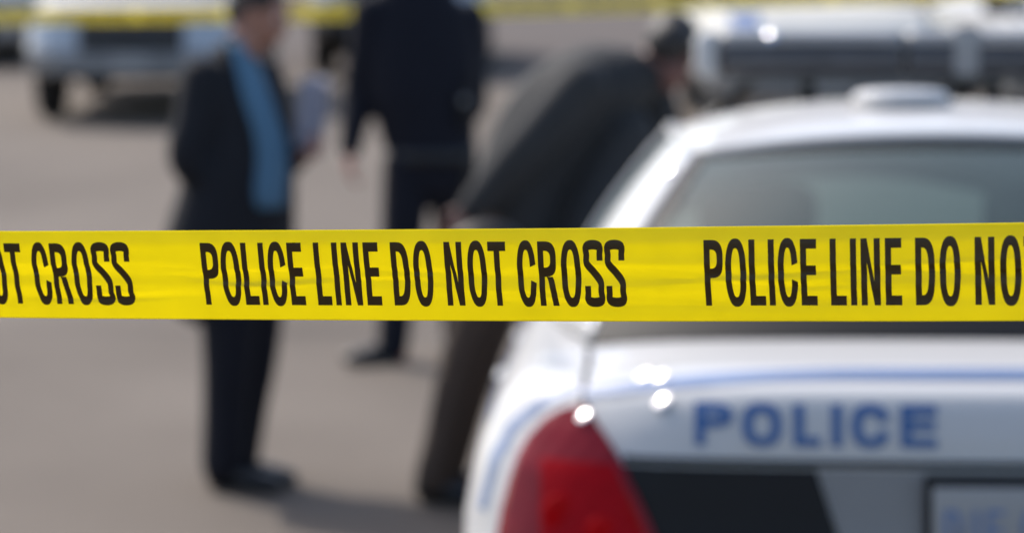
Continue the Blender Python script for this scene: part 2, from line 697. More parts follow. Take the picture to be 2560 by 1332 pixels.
M_BLUEL = mat('light_blue_decal', (0.13, 0.20, 0.36), rough=0.5, coat=0.3, var=0.05)
M_REDD = mat('red_decal', (0.55, 0.10, 0.10), rough=0.5, coat=0.3, var=0.05)
M_GLASS = glass_mat('car_glass', (0.42, 0.52, 0.51), veil=0.24, haze=(0.20, 0.27, 0.26))
M_PALEPNT = mat('pale_car_paint', (0.55, 0.54, 0.50), rough=0.6, spec=0.15, coat=0.1, var=0.02, scale=3)
M_SILVER = mat('silver_car_paint', (0.34, 0.345, 0.355), rough=0.45, spec=0.2, coat=0.7, var=0.02, scale=3)
M_DKGLASS = glass_mat('dark_car_glass', (0.10, 0.12, 0.12))
M_CLOTHS = mat('seat_cloth', (0.045, 0.05, 0.053), rough=0.9, var=0.2, bump=0.3)
M_TRIM = mat('interior_trim', (0.05, 0.056, 0.06), rough=0.8)
M_PLATE = mat('plate_enamel', (0.30, 0.305, 0.31), rough=0.4, var=0.05)

SEDAN = dict(L=5.38, W=1.03, top=1.035,
             s=[(0, 1.035), (.8, 1.03), (1.4, 1.015), (3.6, .985), (4.2, .955), (4.9, .88), (5.2, .80), (5.38, .77)],
             wheels=(1.15, 4.06), wr=.335, arch=.375,
             rgb=(.775, .93, 1.025), rgt=(.55, 1.50, 1.39), rgc=(-.16, .030), sbr=(.875, 1.70, 1.0), str_=(.595, 2.08, 1.402),
             sbf=(.880, 3.70, .985), stf=(.60, 2.98, 1.408), wgb=(.80, 3.86, .975), wgt=(.56, 3.10, 1.405), wgc=(.17, .032), roof=.055,
             bpil=2.55)
SUV = dict(L=4.75, W=0.91, clear=.37, top=1.06,
           s=[(0, 1.06), (.8, 1.06), (2.6, 1.05), (3.5, 1.04), (4.2, 1.01), (4.55, .97), (4.75, .93)],
           wheels=(.95, 3.78), wr=.36, arch=.42,
           rgb=(.76, .10, 1.075), rgt=(.62, .42, 1.66), rgc=(-.05, .01), sbr=(.86, .45, 1.05), str_=(.68, .75, 1.64),
           sbf=(.86, 3.20, 1.045), stf=(.68, 2.55, 1.64), wgb=(.80, 3.42, 1.04), wgt=(.63, 2.68, 1.66), wgc=(.14, .02), roof=.05, bpil=1.9)


def ring_pts(w, yr, yf, ca, cb, bowr, bowf):
    H = []
    n1, n2, n3 = 12, 12, 72
    for k in range(n1 + 1):
        H.append(((w - ca) * k / n1, yr))
    for k in range(1, n2 + 1):
        t = math.pi / 2 * k / n2
        H.append((w - ca + ca * math.sin(t) ** 0.9, yr + cb * (1 - math.cos(t) ** 0.9)))
    for k in range(1, n3):
        H.append((w, lerp(yr + cb, yf - cb, k / n3)))
    for k in range(n2 + 1):
        t = math.pi / 2 * k / n2
        H.append((w - ca + ca * math.cos(t) ** 0.9, yf - cb + cb * (1 - (1 - math.sin(t) ** 0.9))))
    for k in range(1, n1 + 1):
        H.append(((w - ca) * (1 - k / n1), yf))
    out = []
    yc, hl = (yr + yf) / 2, (yf - yr) / 2
    for x, y in H:
        q = (x / w)
        b = 0
        if y < yr + cb:
            b = bowr * q * q * (1 - (y - yr) / cb)
        if y > yf - cb:
            b = -bowf * q * q * (1 - (yf - y) / cb)
        xx = x * (1 - 0.035 * abs((y - yc) / hl) ** 3)
        out.append((xx, y + b))
    return out


def car_body(P):
    """the closed lower body: bumpers, sides, deck and bonnet, with wheel arches"""
    L, W, TOP = P['L'], P['W'], P['top']
    LV = [(.24, .86, .10, .12), (.30, .94, .03, .05), (.42, .975, 0, 0), (.55, .995, 0, .0), (.61, 1.0, .02, .02), (.64, 1.0, .065, .05),
          (.75, .998, .095, .08), (.86, .978, .11, .10), (.93, .948, .118, .12), (.975, .922, .128, .15), (1.003, .896, .142, .20), (1.018, .872, .165, .27),
          (1.026, .845, .20, .35), (1.031, .815, .25, .45)]
    bm = bmesh.new()
    rows = []
    for k, (z0, wf, dr, df) in enumerate(LV):
        hp = ring_pts(W * wf, dr, L - df, lerp(.34, .50, smooth01((z0 - .8) / .2)), .36, .07, .16)
        full = hp + [(-x, y) for x, y in hp[-2:0:-1]]
        row = []
        for x, y in full:
            z = max(z0, P.get('clear', 0) + k * .03)
            if z0 > .5:
                z = .5 + (z0 - .5) / (1.035 - .5) * (interp(P['s'], y) - .5)
            for yw in P['wheels']:
                t = P['arch'] ** 2 - (y - yw) ** 2
                if t > 0 and abs(x) > .55:
                    z = max(z, P['wr'] + math.sqrt(t) * .93 + k * .0015)
            if k == len(LV) - 1:
                z = deck(P, x, y, W)
            row.append(bm.verts.new((x, y, z)))
        rows.append(row)
    n = len(rows[0])
    for a, b in zip(rows, rows[1:]):
        for i in range(n):
            bm.faces.new((a[i], a[(i + 1) % n], b[(i + 1) % n], b[i]))
    nh = n // 2
    for row, zf, cols in ((rows[-1], True, 14), (rows[0], False, 2)):
        prev = None
        for i in range(0, nh + 1):
            a, b = row[i], row[(n - i) % n]
            if a is b:
                cur = [a]
            else:
                cur = [a]
                for c in range(1, cols):
                    x = lerp(a.co.x, b.co.x, c / cols)
                    y = a.co.y
                    cur.append(bm.verts.new((x, y, deck(P, x, y, W) if zf else a.co.z)))
                cur.append(b)
            if prev:
                if len(prev) == 1:
                    for c in range(len(cur) - 1):
                        bm.faces.new((prev[0], cur[c], cur[c + 1]))
                elif len(cur) == 1:
                    for c in range(len(prev) - 1):
                        bm.faces.new((cur[0], prev[c], prev[c + 1]))
                else:
                    for c in range(len(cur) - 1):
                        bm.faces.new((prev[c], prev[c + 1], cur[c + 1], cur[c]))
            prev = cur
    return bm


def deck(P, x, y, W):
    s = interp(P['s'], y)
    return .5 + (1.031 - .5) / (1.035 - .5) * (s - .5) + .022 * (1 - (x / (.83 * W)) ** 2) - .012 * (x / (.83 * W)) ** 6 - (.35 * max(0, abs(x) - .52) ** 2 if y < .7 else 0)


def cut_out(bm, planes, test):
    """cut bm by planes and return a new bmesh holding the faces that pass test"""
    for co, no in planes:
        bmesh.ops.bisect_plane(bm, geom=bm.verts[:] + bm.edges[:] + bm.faces[:], plane_co=co, plane_no=no, dist=1e-5)
    bm.normal_update()
    sel = [f for f in bm.faces if test(f)]
    nb = bmesh.new()
    mp = {}
    for f in sel:
        vs = []
        for v in f.verts:
            if v not in mp:
                mp[v] = nb.verts.new(v.co)
            vs.append(mp[v])
        nb.faces.new(vs)
    bmesh.ops.delete(bm, geom=sel, context='FACES')
    return nb


def coons(bm, a, b, c, d, bulge=(0, 0, 0), nu=14, nv=8, vb=(0, 0, 0)):
    a, b, c, d = map(Vector, (a, b, c, d))       # a-b bottom, c-d top
    B, VB = Vector(bulge), Vector(vb)
    def f(u, v):
        return (a * (1 - u) + b * u) * (1 - v) + (c * (1 - u) + d * u) * v + B * 4 * u * (1 - u) + VB * 4 * v * (1 - v)
    grid(bm, f, nu, nv)


def mir(p, s):
    return Vector((p[0] * s, p[1], p[2]))


def rear_patch(bvh, rows, off, nu=10, flip=False, L=None):
    """a thin panel laid on the rear (or front) face: rows of ((x0, z0), (x1, z1))"""
    bm = bmesh.new()
    V = []
    for (x0, z0), (x1, z1) in rows:
        line = []
        for i in range(nu + 1):
            x, z = lerp(x0, x1, i / nu), lerp(z0, z1, i / nu)
            o, d = (Vector((x, -3, z)), Vector((0, 1, 0))) if not flip else (Vector((x, L + 3, z)), Vector((0, -1, 0)))
            h = bvh.ray_cast(o, d)
            if h[0] is None:
                h = bvh.find_nearest(Vector((x, 0.2 if not flip else L - .2, z)))
            nn = h[1] if h[1].dot(d) < 0 else -h[1]
            line.append(bm.verts.new(h[0] + nn * off))
        V.append(line)
    for a, b in zip(V, V[1:]):
        for i in range(nu):
            bm.faces.new((a[i], a[i + 1], b[i + 1], b[i]))
    return bm


def side_patch(bvh, rows, off, sgn, nu=30):
    bm = bmesh.new()
    V = []
    for (y0, z0), (y1, z1) in rows:
        line = []
        for i in range(nu + 1):
            y, z = lerp(y0, y1, i / nu), lerp(z0, z1, i / nu)
            h = bvh.ray_cast(Vector((sgn * 3, y, z)), Vector((-sgn, 0, 0)))
            ok = h[0] is not None and abs(h[0].x) > .7 and sgn * h[0].x > 0
            line.append(bm.verts.new(h[0] + Vector((sgn, 0, 0)) * off) if ok else None)
        V.append(line)
    for a, b in zip(V, V[1:]):
        for i in range(nu):
            if None in (a[i], a[i + 1], b[i], b[i + 1]):
                continue
            bm.faces.new((a[i], a[i + 1], b[i + 1], b[i]))
    return bm


def top_strip(bvh, path, wd, off, n_sub=8):
    """a narrow strip along a polyline of (x, y) seen from above"""
    bm = bmesh.new()
    P = cr(path, n_sub)
    prev = None
    for i, p in enumerate(P):
        a, b = P[max(0, i - 1)], P[min(len(P) - 1, i + 1)]
        t = Vector((b[0] - a[0], b[1] - a[1])).normalized()
        nn = Vector((-t.y, t.x)) * wd / 2
        vs = []
        for s in (-1, 1):
            x, y = p[0] + nn.x * s, p[1] + nn.y * s
            h = bvh.ray_cast(Vector((x, y, 3)), Vector((0, 0, -1)))
            vs.append(bm.verts.new(h[0] + Vector((0, 0, off))))
        if prev:
            bm.faces.new((prev[0], prev[1], vs[1], vs[0]))
        prev = vs
    return bm


def add_wheels(P, root):
    for yw in P['wheels']:
        for s in (-1, 1):
            hub = bpy.data.objects.new('wheel', None)
            C.objects.link(hub)
            hub.parent = root
            hub.location = (s * (P['W'] - .135), yw, P['wr'])
            R0 = P['wr']
            bm = bmesh.new()
            lathe(bm, [(-.10, R0 * .62), (-.11, R0 * .8), (-.10, R0 * .95), (-.075, R0 * .995), (0, R0), (.075, R0 * .995), (.10, R0 * .95), (.11, R0 * .8), (.10, R0 * .62), (-.10, R0 * .62)], 48)
            obj('tyre', bm, M_RUB, hub)
            bm = bmesh.new()
            lathe(bm, [(-.09, R0 * .63), (.0, R0 * .60), (s * .085, R0 * .63), (s * .095, R0 * .60), (s * .06, R0 * .50), (s * .075, R0 * .2), (s * .085, R0 * .16), (s * .085, 0.001)], 40)
            for k in range(5):
                a = 2 * math.pi * k / 5
                ellipsoid(bm, (s * .075, math.cos(a) * R0 * .13, math.sin(a) * R0 * .13), (.012, .012, .012), u=8, v=6)
            obj('rim', bm, M_ALU, hub)


SLOPE = math.atan(0.065)


def make_car(P, name, label, loc, rotz, paint, glass, group=None, tilt=0.0):
    root = thing(name, label, 'car', loc, rotz, group)
    root.rotation_euler = (tilt, 0, rotz)
    L, W = P['L'], P['W']
    bm = car_body(P)
    me = bpy.data.meshes.new('tmp')
    bm2 = bm.copy()
    bmesh.ops.recalc_face_normals(bm2, faces=bm2.faces)
    bm2.normal_update()
    bvh = BVHTree.FromBMesh(bm2)
    bm2.free()
    trunk = None
    if P is SEDAN:
        tb = cut_out(bm, [((.775, 0, 0), (1, 0, 0)), ((-.775, 0, 0), (1, 0, 0)), ((0, .80, 0), (0, 1, 0)), ((0, 0, .888), (0, 0, 1))],
                     lambda f: abs(f.calc_center_median().x) < .775 and f.calc_center_median().y < .80 and f.calc_center_median().z > .888)
        trunk = obj('trunk_lid', tb, paint, root)
    hy = P['wgb'][1] + .12
    hb = cut_out(bm, [((.72, 0, 0), (1, 0, 0)), ((-.72, 0, 0), (1, 0, 0)), ((0, hy, 0), (0, 1, 0)), ((0, L - .22, 0), (0, 1, 0))],
                 lambda f: abs(f.calc_center_median().x) < .72 and hy < f.calc_center_median().y < L - .22 and f.normal.z > .5 and f.calc_center_median().z > .6)
    obj('hood', hb, paint, root)
    for nm, t in (('rear_bumper', lambda f: f.calc_center_median().z < .615 and f.calc_center_median().y < .45 and f.normal.z > -.7),
                  ('front_bumper', lambda f: f.calc_center_median().z < .60 and f.calc_center_median().y > L - .40 and f.normal.z > -.7)):
        b = cut_out(bm, [], t)
        obj(nm, b, M_GREYPL if P is SUV and paint is not M_DARKP else paint, root)
    y0, y1, xc = P['rgb'][1] - .05, P['wgb'][1] - .03, P['sbr'][0] - .09
    cab = cut_out(bm, [((xc, 0, 0), (1, 0, 0)), ((-xc, 0, 0), (1, 0, 0)), ((0, y0, 0), (0, 1, 0)), ((0, y1, 0), (0, 1, 0))],
                  lambda f: abs(f.calc_center_median().x) < xc and y0 < f.calc_center_median().y < y1 and f.calc_center_median().z > .8)
    cab.free()
    body = obj('body', bm, paint, root)
    bpy.data.meshes.remove(me)

    # roof, rails and pillars
    rgb, rgt, sbr, st, sbf, sf, wgb, wgt = (P[k] for k in ('rgb', 'rgt', 'sbr', 'str_', 'sbf', 'stf', 'wgb', 'wgt'))
    crown = P['roof']
    bm = bmesh.new()
    def roof_f(u, v):
        x = lerp(-1, 1, u)
        a = mir(rgt, 1) + Vector((0, P['rgc'][0] * .45 * (1 - x * x), .040 * (1 - x * x)))
        b = mir(wgt, 1) + Vector((0, P['wgc'][0] * .5 * (1 - x * x), .040 * (1 - x * x)))
        q = a * (1 - v) + b * v
        wx = lerp(rgt[0], wgt[0], v) + .03 * math.sin(math.pi * v)
        z = q.z + crown * (math.sin(math.pi * v) ** .75) * (1 - .75 * x ** 4) + .002
        return Vector((x * wx, q.y, z))
    grid(bm, roof_f, 26, 26)
    for s in (-1, 1):
        # side rail between the roof edge and the tops of the side windows
        def rail(u, v, s=s):
            t = roof_f(1 if s > 0 else 0, u)
            b = Vector((s * lerp(st[0], sf[0], u), lerp(st[1], sf[1], u), lerp(st[2], sf[2], u) + .012 * math.sin(math.pi * u)))
            return t * (1 - v) + b * v + Vector((s * .014, 0, .010)) * 4 * v * (1 - v)
        grid(bm, rail, 24, 5)
        def cpil(u, v, s=s):
            p = (mir(rgb, s) * (1 - u) + mir(sbr, s) * u) * (1 - v) + (mir(rgt, s) * (1 - u) + mir(st, s) * u) * v
            B = Vector((s * .035, -.055, .0)) * 1.25 * v ** .5 * (1 - v ** 3) + Vector((s * .014, 0, .010)) * v ** 3
            return p + B * 4 * u * (1 - u) + Vector((s * .02, -.02, .004)) * 4 * v * (1 - v)
        grid(bm, cpil, 14, 16)
        coons(bm, mir(wgb, s), mir(sbf, s), mir(wgt, s), mir(sf, s), (s * .015, .012, .0), 6, 12, (s * .015, 0, .01))      # A pillar
        yb = P['bpil']
        ub = (yb - st[1]) / (sf[1] - st[1])
        tp = Vector((s * lerp(st[0], sf[0], ub), yb, lerp(st[2], sf[2], ub) + .012 * math.sin(math.pi * ub)))
        ub2 = (yb - sbr[1]) / (sbf[1] - sbr[1])
        bt = Vector((s * sbr[0], yb, lerp(sbr[2], sbf[2], ub2)))
        q = Vector((s * .006, 0, 0))
        coons(bm, bt + Vector((0, -.07, 0)) + q, bt + Vector((0, .07, 0)) + q, tp + Vector((0, -.05, 0)) + q, tp + Vector((0, .05, 0)) + q, (0, 0, 0), 3, 8, (s * .03, 0, .0))
    bmesh.ops.remove_doubles(bm, verts=bm.verts, dist=.0005)
    roof = obj('roof', bm, paint, root)
    thicken(roof, .012)
    # glass
    bm = bmesh.new()
    coons(bm, mir(rgb, -1), mir(rgb, 1), mir(rgt, -1), mir(rgt, 1), (0, P['rgc'][0], P['rgc'][1]), 22, 10, (0, -.02, .025))
    rw = obj('rear_window', bm, glass, root)
    def glass_f(u, v):
        a, b, c, d = mir(rgb, -1), mir(rgb, 1), mir(rgt, -1), mir(rgt, 1)
        return (a * (1 - u) + b * u) * (1 - v) + (c * (1 - u) + d * u) * v + Vector((0, P['rgc'][0], P['rgc'][1])) * 4 * u * (1 - u) + Vector((0, -.02, .025)) * 4 * v * (1 - v) + Vector((0, -.003, .003))
    bm = bmesh.new()
    for u0, u1, v0, v1 in ((0, 1, -.01, .17), (0, 1, .965, 1.0), (0, .025, .17, .965), (.975, 1, .17, .965)):
        grid(bm, lambda u, v, q=(u0, u1, v0, v1): glass_f(lerp(q[0], q[1], u), lerp(q[2], q[3], v)), 30, 6)
    obj('black_border', bm, M_BLACKPL, rw)
    bm = bmesh.new()
    coons(bm, mir(wgb, 1), mir(wgb, -1), mir(wgt, 1), mir(wgt, -1), (0, P['wgc'][0], P['wgc'][1]), 22, 10, (0, .02, .02))
    obj('windshield', bm, glass, root)
    for s in (-1, 1):
        for a, b in ((0.0, .5), (.5, 1.0)):
            bm = bmesh.new()
            g = .03
            def mixp(p, q, t):
                return mir(Vector(p) * (1 - t) + Vector(q) * t, s)
            coons(bm, mixp(sbr, sbf, a + g * (a > 0)), mixp(sbr, sbf, b - g * (b < 1)), mixp(st, sf, a + g * (a > 0)), mixp(st, sf, b - g * (b < 1)), (s * .002, 0, 0.004), 10, 8, (s * .03, 0, 0))
            obj('side_window', bm, glass, root)
    # interior
    bm = bmesh.new()
    y0 = rgb[1]
    box(bm, (-.74, y0 - .06, P['top'] - .10), (.74, y0 + .48, P['top'] - .012), .02)
    obj('parcel_shelf', bm, M_TRIM, root)
    bm = bmesh.new()
    box(bm, (-.80, y0 + .3, .28), (.80, P['wgb'][1] + .1, .40), .02)
    obj('cabin_floor', bm, M_TRIM, root)
    ry = P['rgt'][1]
    bm = bmesh.new()
    box(bm, (-.66, ry + .05, .5), (.66, ry + .22, P['top'] + .02), .06)
    obj('rear_seat', bm, M_CLOTHS, root)
    fy = P['bpil'] + .02
    dz = P['top'] - 1.035
    for s in (-1, 1):
        bm = bmesh.new()
        box(bm, (s * .37 - .24, fy, .45), (s * .37 + .24, fy + .15, 1.10 + dz), .06)
        box(bm, (s * .37 - .155, fy + .02, 1.12 + dz), (s * .37 + .155, fy + .12, 1.275 + dz), .05)
        box(bm, (s * .37 - .05, fy + .05, 1.08 + dz), (s * .37 - .03, fy + .07, 1.15 + dz), .004)
        box(bm, (s * .37 + .03, fy + .05, 1.08 + dz), (s * .37 + .05, fy + .07, 1.15 + dz), .004)
        obj('front_seat', bm, M_CLOTHS, root)
    bm = bmesh.new()
    box(bm, (-.74, P['wgb'][1] - .42, .70), (.74, P['wgb'][1] - .02, .97 + dz), .05)
    lathe(bm, [(0, .18), (.012, .19), (.024, .18), (.012, .17), (0, .18)], 32, 'Z', (-.37, P['wgb'][1] - .5, .96 + dz))
    obj('dashboard', bm, M_TRIM, root)
    # mirrors
    for s in (-1, 1):
        bm = bmesh.new()
        ellipsoid(bm, (s * (W + .10), P['sbf'][1] - .12, P['sbf'][2] + .06), (.115, .07, .075))
        tube(bm, [(s * (W - .07), P['sbf'][1] - .1, P['sbf'][2]), (s * (W + .05), P['sbf'][1] - .12, P['sbf'][2] + .04)], [.03, .03])
        obj('side_mirror', bm, M_BLACKPL if paint is not M_DARKP else paint, root)
    # front end
    zf = interp(P['s'], L)
    zg0, zg1 = .585, zf - .045
    bm = rear_patch(bvh, [((-.42, lerp(zg1, zg0, k / 6)), (.42, lerp(zg1, zg0, k / 6))) for k in range(7)], .006, 20, True, L)
    gr = obj('grille', bm, M_BLACKPL, root)
    bm = bmesh.new()
    for k in range(5):
        z = lerp(zg0 + .02, zg1 - .01, k / 4)
        def f(u, v, z=z):
            x = lerp(-.41, .41, u)
            h = bvh.ray_cast(Vector((x, L + 3, z)), Vector((0, -1, 0)))
            return h[0] + Vector((0, .014, lerp(-.006, .006, v)))
        grid(bm, f, 16, 1)
    obj('bars', bm, M_CHROME if paint is M_WHITE else M_GREYPL, gr)
    for s in (-1, 1):
        rows = [((s * .46, lerp(zg1 + .01, zg0 + .04, k / 6)), (s * lerp(.80, .84, k / 6), lerp(zg1 - .01, zg0 + .05, k / 6))) for k in range(7)]
        obj('headlight', rear_patch(bvh, rows, .007, 10, True, L), M_CLEAR, root)
    bm = rear_patch(bvh, [((-.62, lerp(.42, .30, k / 4)), (.62, lerp(.42, .30, k / 4))) for k in range(5)], .006, 20, True, L)
    obj('bumper_intake', bm, M_BLACKPL, root)
    bm = bmesh.new()
    h = bvh.ray_cast(Vector((0, L + 3, .5)), Vector((0, -1, 0)))
    box(bm, (-.155, h[0].y + .004, .43), (.155, h[0].y + .012, .585), .003)
    obj('license_plate', bm, M_PLATE, root)
    add_wheels(P, root)
    return root, bvh, body, trunk


# the patrol car, nose away from the camera and turned a little to the right
CAR_YAW = R(-2.5)
tr = Vector((0.90, 5.38, 0))
hx = Vector((math.sin(-CAR_YAW), math.cos(-CAR_YAW), 0))
car, bvh, body, trunk = make_car(SEDAN, 'police_car', 'white patrol car with POLICE on its trunk, seen from behind close to the tape', tr - hx * .11, CAR_YAW, M_WHITE, M_GLASS)
for ch in list(car.children):
    if ch.name.startswith(('side_mirror', 'hood')):
        pass

roof_o = [c for c in car.children if c.name.startswith('roof')][0]
bpy.context.view_layer.update()
# trunk seams
for s in (-1, 1):
    bm = top_strip(bvh, [(s * .775, .80), (s * .775, .5), (s * .775, .27), (s * .775, .20)], .011, .0025)
    obj('panel_gap', bm, M_SEAM, trunk)
bm = rear_patch(bvh, [((-.70, .893), (.70, .893)), ((-.70, .880), (.70, .880))], .004, 40)
obj('panel_gap', bm, M_SEAM, trunk)

# tail lamps
ZL = [.968, .958, .94, .91, .875, .83, .78, .73, .68, .655]
OUT = [.788, .814, .842, .870, .890, .905, .918, .926, .932, .934]
INN = [.765, .757, .745, .722, .700, .676, .652, .632, .610, .602]
for s in (-1, 1):
    Z2 = [lerp(ZL[i], ZL[i + 1], k / 4) for i in range(len(ZL) - 1) for k in range(4)] + [ZL[-1]]
    rows = [((s * interp(list(zip(ZL[::-1], INN[::-1])), z), z), (s * interp(list(zip(ZL[::-1], OUT[::-1])), z), z)) for z in Z2]
    bm = rear_patch(bvh, rows, .008, 24)
    lamp = obj('tail_light', bm, M_RED, car)
    thicken(lamp, .010)
    rows = [((s * (interp(list(zip(ZL[::-1], INN[::-1])), z) + .018), z), (s * .845, z)) for z in (.875, .86, .82, .78, .74, .70, .67)]
    obj('reflector', rear_patch(bvh, rows, .0145, 12), M_REDB, lamp)
    for bx, bz, br in ((.808, .785, .034), (.735, .755, .030), (.80, .69, .034)):
        h = bvh.ray_cast(Vector((s * bx, -3, bz)), Vector((0, 1, 0)))
        nn = h[1] if h[1].y < 0 else -h[1]
        bm = bmesh.new()
        ellipsoid(bm, h[0] + nn * .014, (br, .006, br))
        obj('bulb', bm, M_REDS, lamp)
    # dark trim between lamp and plate
    zz = [.876, .85, .80, .75, .70, .66]
    rows = [((s * (interp(list(zip(ZL[::-1], INN[::-1])), z) + .002), z), (s * lerp(.355, .29, (.876 - z) / .2), z)) for z in zz]
    obj('trim_panel', rear_patch(bvh, rows, .006, 16), M_BLACKPL, car)
bm = rear_patch(bvh, [((-lerp(.352, .287, (.876 - z) / .2), z), (lerp(.352, .287, (.876 - z) / .2), z)) for z in (.876, .85, .8, .75, .7, .66)], .003, 20)
obj('plate_recess_shade', bm, M_GREYPL, car)  # grey colour stands in for the shade in the plate pocket
yp = bvh.ray_cast(Vector((0, -3, .78)), Vector((0, 1, 0)))[0].y
bm = bmesh.new()
box(bm, (-.166, yp - .022, .69), (.166, yp - .006, .872), .004)
fr = obj('plate_frame', bm, M_BLACKPL, car)
bm = bmesh.new()
box(bm, (-.152, yp - .0285, .702), (.152, yp - .0225, .852), .002)
pl = obj('license_plate', bm, M_PLATE, car)
tb = text_bm([('D', 0, .42, .13, .13), ('I', .65, .13, .13, .13), ('E', .95, .42, .13, .13), ('C', 1.75, .42, .13, .13), ('L', 2.35, .42, .13, .13), ('O', 2.9, .42, .13, .13)], 2)
for v in tb.verts:
    v.co = Vector((-.132 + v.co.x * .078, yp - .0302, .735 + v.co.z * .078))
obj('plate_lettering', tb, M_BLUEL, pl)

# POLICE on the lid
tb = text_bm([('P', 0, .89, .25, .235), ('O', 1.125, .93, .25, .235), ('L', 2.337, .64, .25, .235), ('I', 3.23, .25, .25, .235), ('C', 3.70, .90, .25, .235), ('E', 4.86, .85, .25, .235)], 8)
KX, KH = 0.432 / 5.71, .0755
for v in tb.verts:
    x, z = -.573 + v.co.x * KX, .916 + v.co.z * KH
    h = bvh.ray_cast(Vector((x, -3, z)), Vector((0, 1, 0)))
    v.co = h[0] + Vector((0, -.003, 0))
obj('lettering', tb, M_BLUE, trunk)
# blue stripe over the lid's rear edge and down round the quarter panels
bm = bmesh.new()
def stripe_f(u, v):
    x = lerp(-.774, .774, u)
    z = interp([(0, 1.047), (.3, 1.046), (.45, 1.041), (.55, 1.034), (.67, 1.022), (.775, 1.008)], abs(x)) + .012 + lerp(-.010, .010, v)
    h = bvh.ray_cast(Vector((x, -3, z + .3)), Vector((0, 1, -.1)).normalized())
    return h[0] + (h[1] if h[1].z > 0 else -h[1]) * .003
grid(bm, stripe_f, 60, 3)
obj('stripe', bm, M_BLUEL, trunk)
for s in (-1, 1):
    bm = bmesh.new()
    path = [(.778, 1.001), (.80, .995), (.85, .972), (.905, .927), (.925, .89), (.942, .862), (.965, .77)]
    PP = cr(path, 8)
    prev = None
    for i, (x, z) in enumerate(PP):
        a, b = PP[max(0, i - 1)], PP[min(len(PP) - 1, i + 1)]
        t = Vector((b[0] - a[0], b[1] - a[1])).normalized()
        nn = Vector((t.y, -t.x)) * .008
        vs = []
        for k in (-1, 1):
            h = bvh.ray_cast(Vector((s * (x + nn.x * k), -3, z + nn.y * k)), Vector((0, 1, 0)))
            q = h[0] + (h[1] if h[1].y < 0 else -h[1]) * .0025
            vs.append(bm.verts.new(q))
        if prev:
            bm.faces.new((prev[0], prev[1], vs[1], vs[0]))
        prev = vs
    obj('stripe', bm, M_BLUEL, body)
    for z0, z1, mm in ((.80, .835, M_REDD), (.735, .775, M_BLUEL), (.665, .70, M_REDD), (.905, .93, M_BLUEL)):
        bm = side_patch(bvh, [((.50, lerp(z0, z1, k / 2)), (4.4, lerp(z0, z1, k / 2))) for k in range(3)], .003, s, 60)
        obj('stripe', bm, mm, body)

for s in (-1, 1):
    for y0, y1 in ((1.62, 2.54), (2.56, 3.72)):
        for ya, yb in ((y0, y0 + .009), (y1 - .009, y1)):
            bm = side_patch(bvh, [((ya, lerp(.965, .46, k / 14)), (yb, lerp(.965, .46, k / 14))) for k in range(15)], .0022, s, 2)
            obj('door_gap', bm, M_SEAM, body)
        bm = bmesh.new()
        h = bvh.ray_cast(Vector((s * 3, y0 + .13, .87)), Vector((-s, 0, 0)))
        tube(bm, [h[0] + Vector((0, -.08, 0)), h[0] + Vector((s * .006, -.05, 0)), h[0] + Vector((s * .006, .05, 0)), h[0] + Vector((0, .08, 0))], [.009, .010, .010, .009])
        obj('door_handle', bm, M_WHITE, body)
# roof lamp bar
M_LENS = mat('bar_lens', (0.25, 0.255, 0.26), rough=0.4, spec=0.25, coat=0.25, var=0.06, scale=14)
M_ENDC = mat('end_cap_plastic', (0.42, 0.43, 0.44), rough=0.6, spec=0.2)
M_LENSD = mat('bar_lens_dark', (0.06, 0.06, 0.065), rough=0.3, spec=0.3, coat=0.25, var=0.4, scale=18)
bar = bpy.data.objects.new('light_bar', None)
C.objects.link(bar)
bar.parent = car
bar.location = (0, 2.66, 0)
Z0 = 1.558
def bar_loft(bm, x0, x1, prof):
    n = 16
    rows = []
    for i in range(n + 1):
        x = lerp(x0, x1, i / n)
        rows.append([bm.verts.new((x, y, z)) for y, z in prof])
    m = len(prof)
    for a, b in zip(rows, rows[1:]):
        for k in range(m):
            bm.faces.new((a[k], a[(k + 1) % m], b[(k + 1) % m], b[k]))
    bm.faces.new(rows[0][::-1])
    bm.faces.new(rows[-1])
up_prof = [(-.15, Z0 + .080), (-.147, Z0 + .098), (-.12, Z0 + .112), (-.05, Z0 + .118), (.05, Z0 + .118), (.12, Z0 + .112), (.147, Z0 + .098), (.15, Z0 + .080)]
lo_prof = [(-.13, Z0), (-.148, Z0 + .015), (-.146, Z0 + .078), (.146, Z0 + .078), (.148, Z0 + .015), (.13, Z0)]
bm = bmesh.new()
for s in (-1, 1):
    bar_loft(bm, s * .005, s * .47, up_prof)
obj('cover', bm, M_LENS, bar)
bm = bmesh.new()
for s in (-1, 1):
    bar_loft(bm, s * .006, s * .468, lo_prof)
obj('lens', bm, M_LENSD, bar)
bm = bmesh.new()
box(bm, (.155 - .033, -.155, Z0 - .002), (.155 + .033, .155, Z0 + .125), .012)
obj('divider', bm, M_LENS, bar)
for s in (-1, 1):
    bm = bmesh.new()
    box(bm, (min(s * .472, s * .535), -.14, Z0 - .01), (max(s * .472, s * .535), .14, Z0 + .112), .03)
    obj('end_cap', bm, M_ENDC, bar)
    bm = bmesh.new()
    box(bm, (s * .24 - .018, -.05, 1.455), (s * .24 + .018, .05, Z0 + .005), .006)
    obj('foot', bm, M_BLACKPL, bar)
    bm = bmesh.new()
    tube(bm, [(s * .52, 0, 1.43), (s * .44, 0, 1.49), (s * .36, 0, Z0 + .01)], [(.03, .014)] * 3)
    obj('bracket', bm, M_BLACKPL, bar)
bm = bmesh.new()
for dy in (-.07, .07):
    box(bm, (-.46, dy - .02, Z0 - .022), (.46, dy + .02, Z0 - .004), .003)
obj('rail', bm, M_GREYPL, bar)
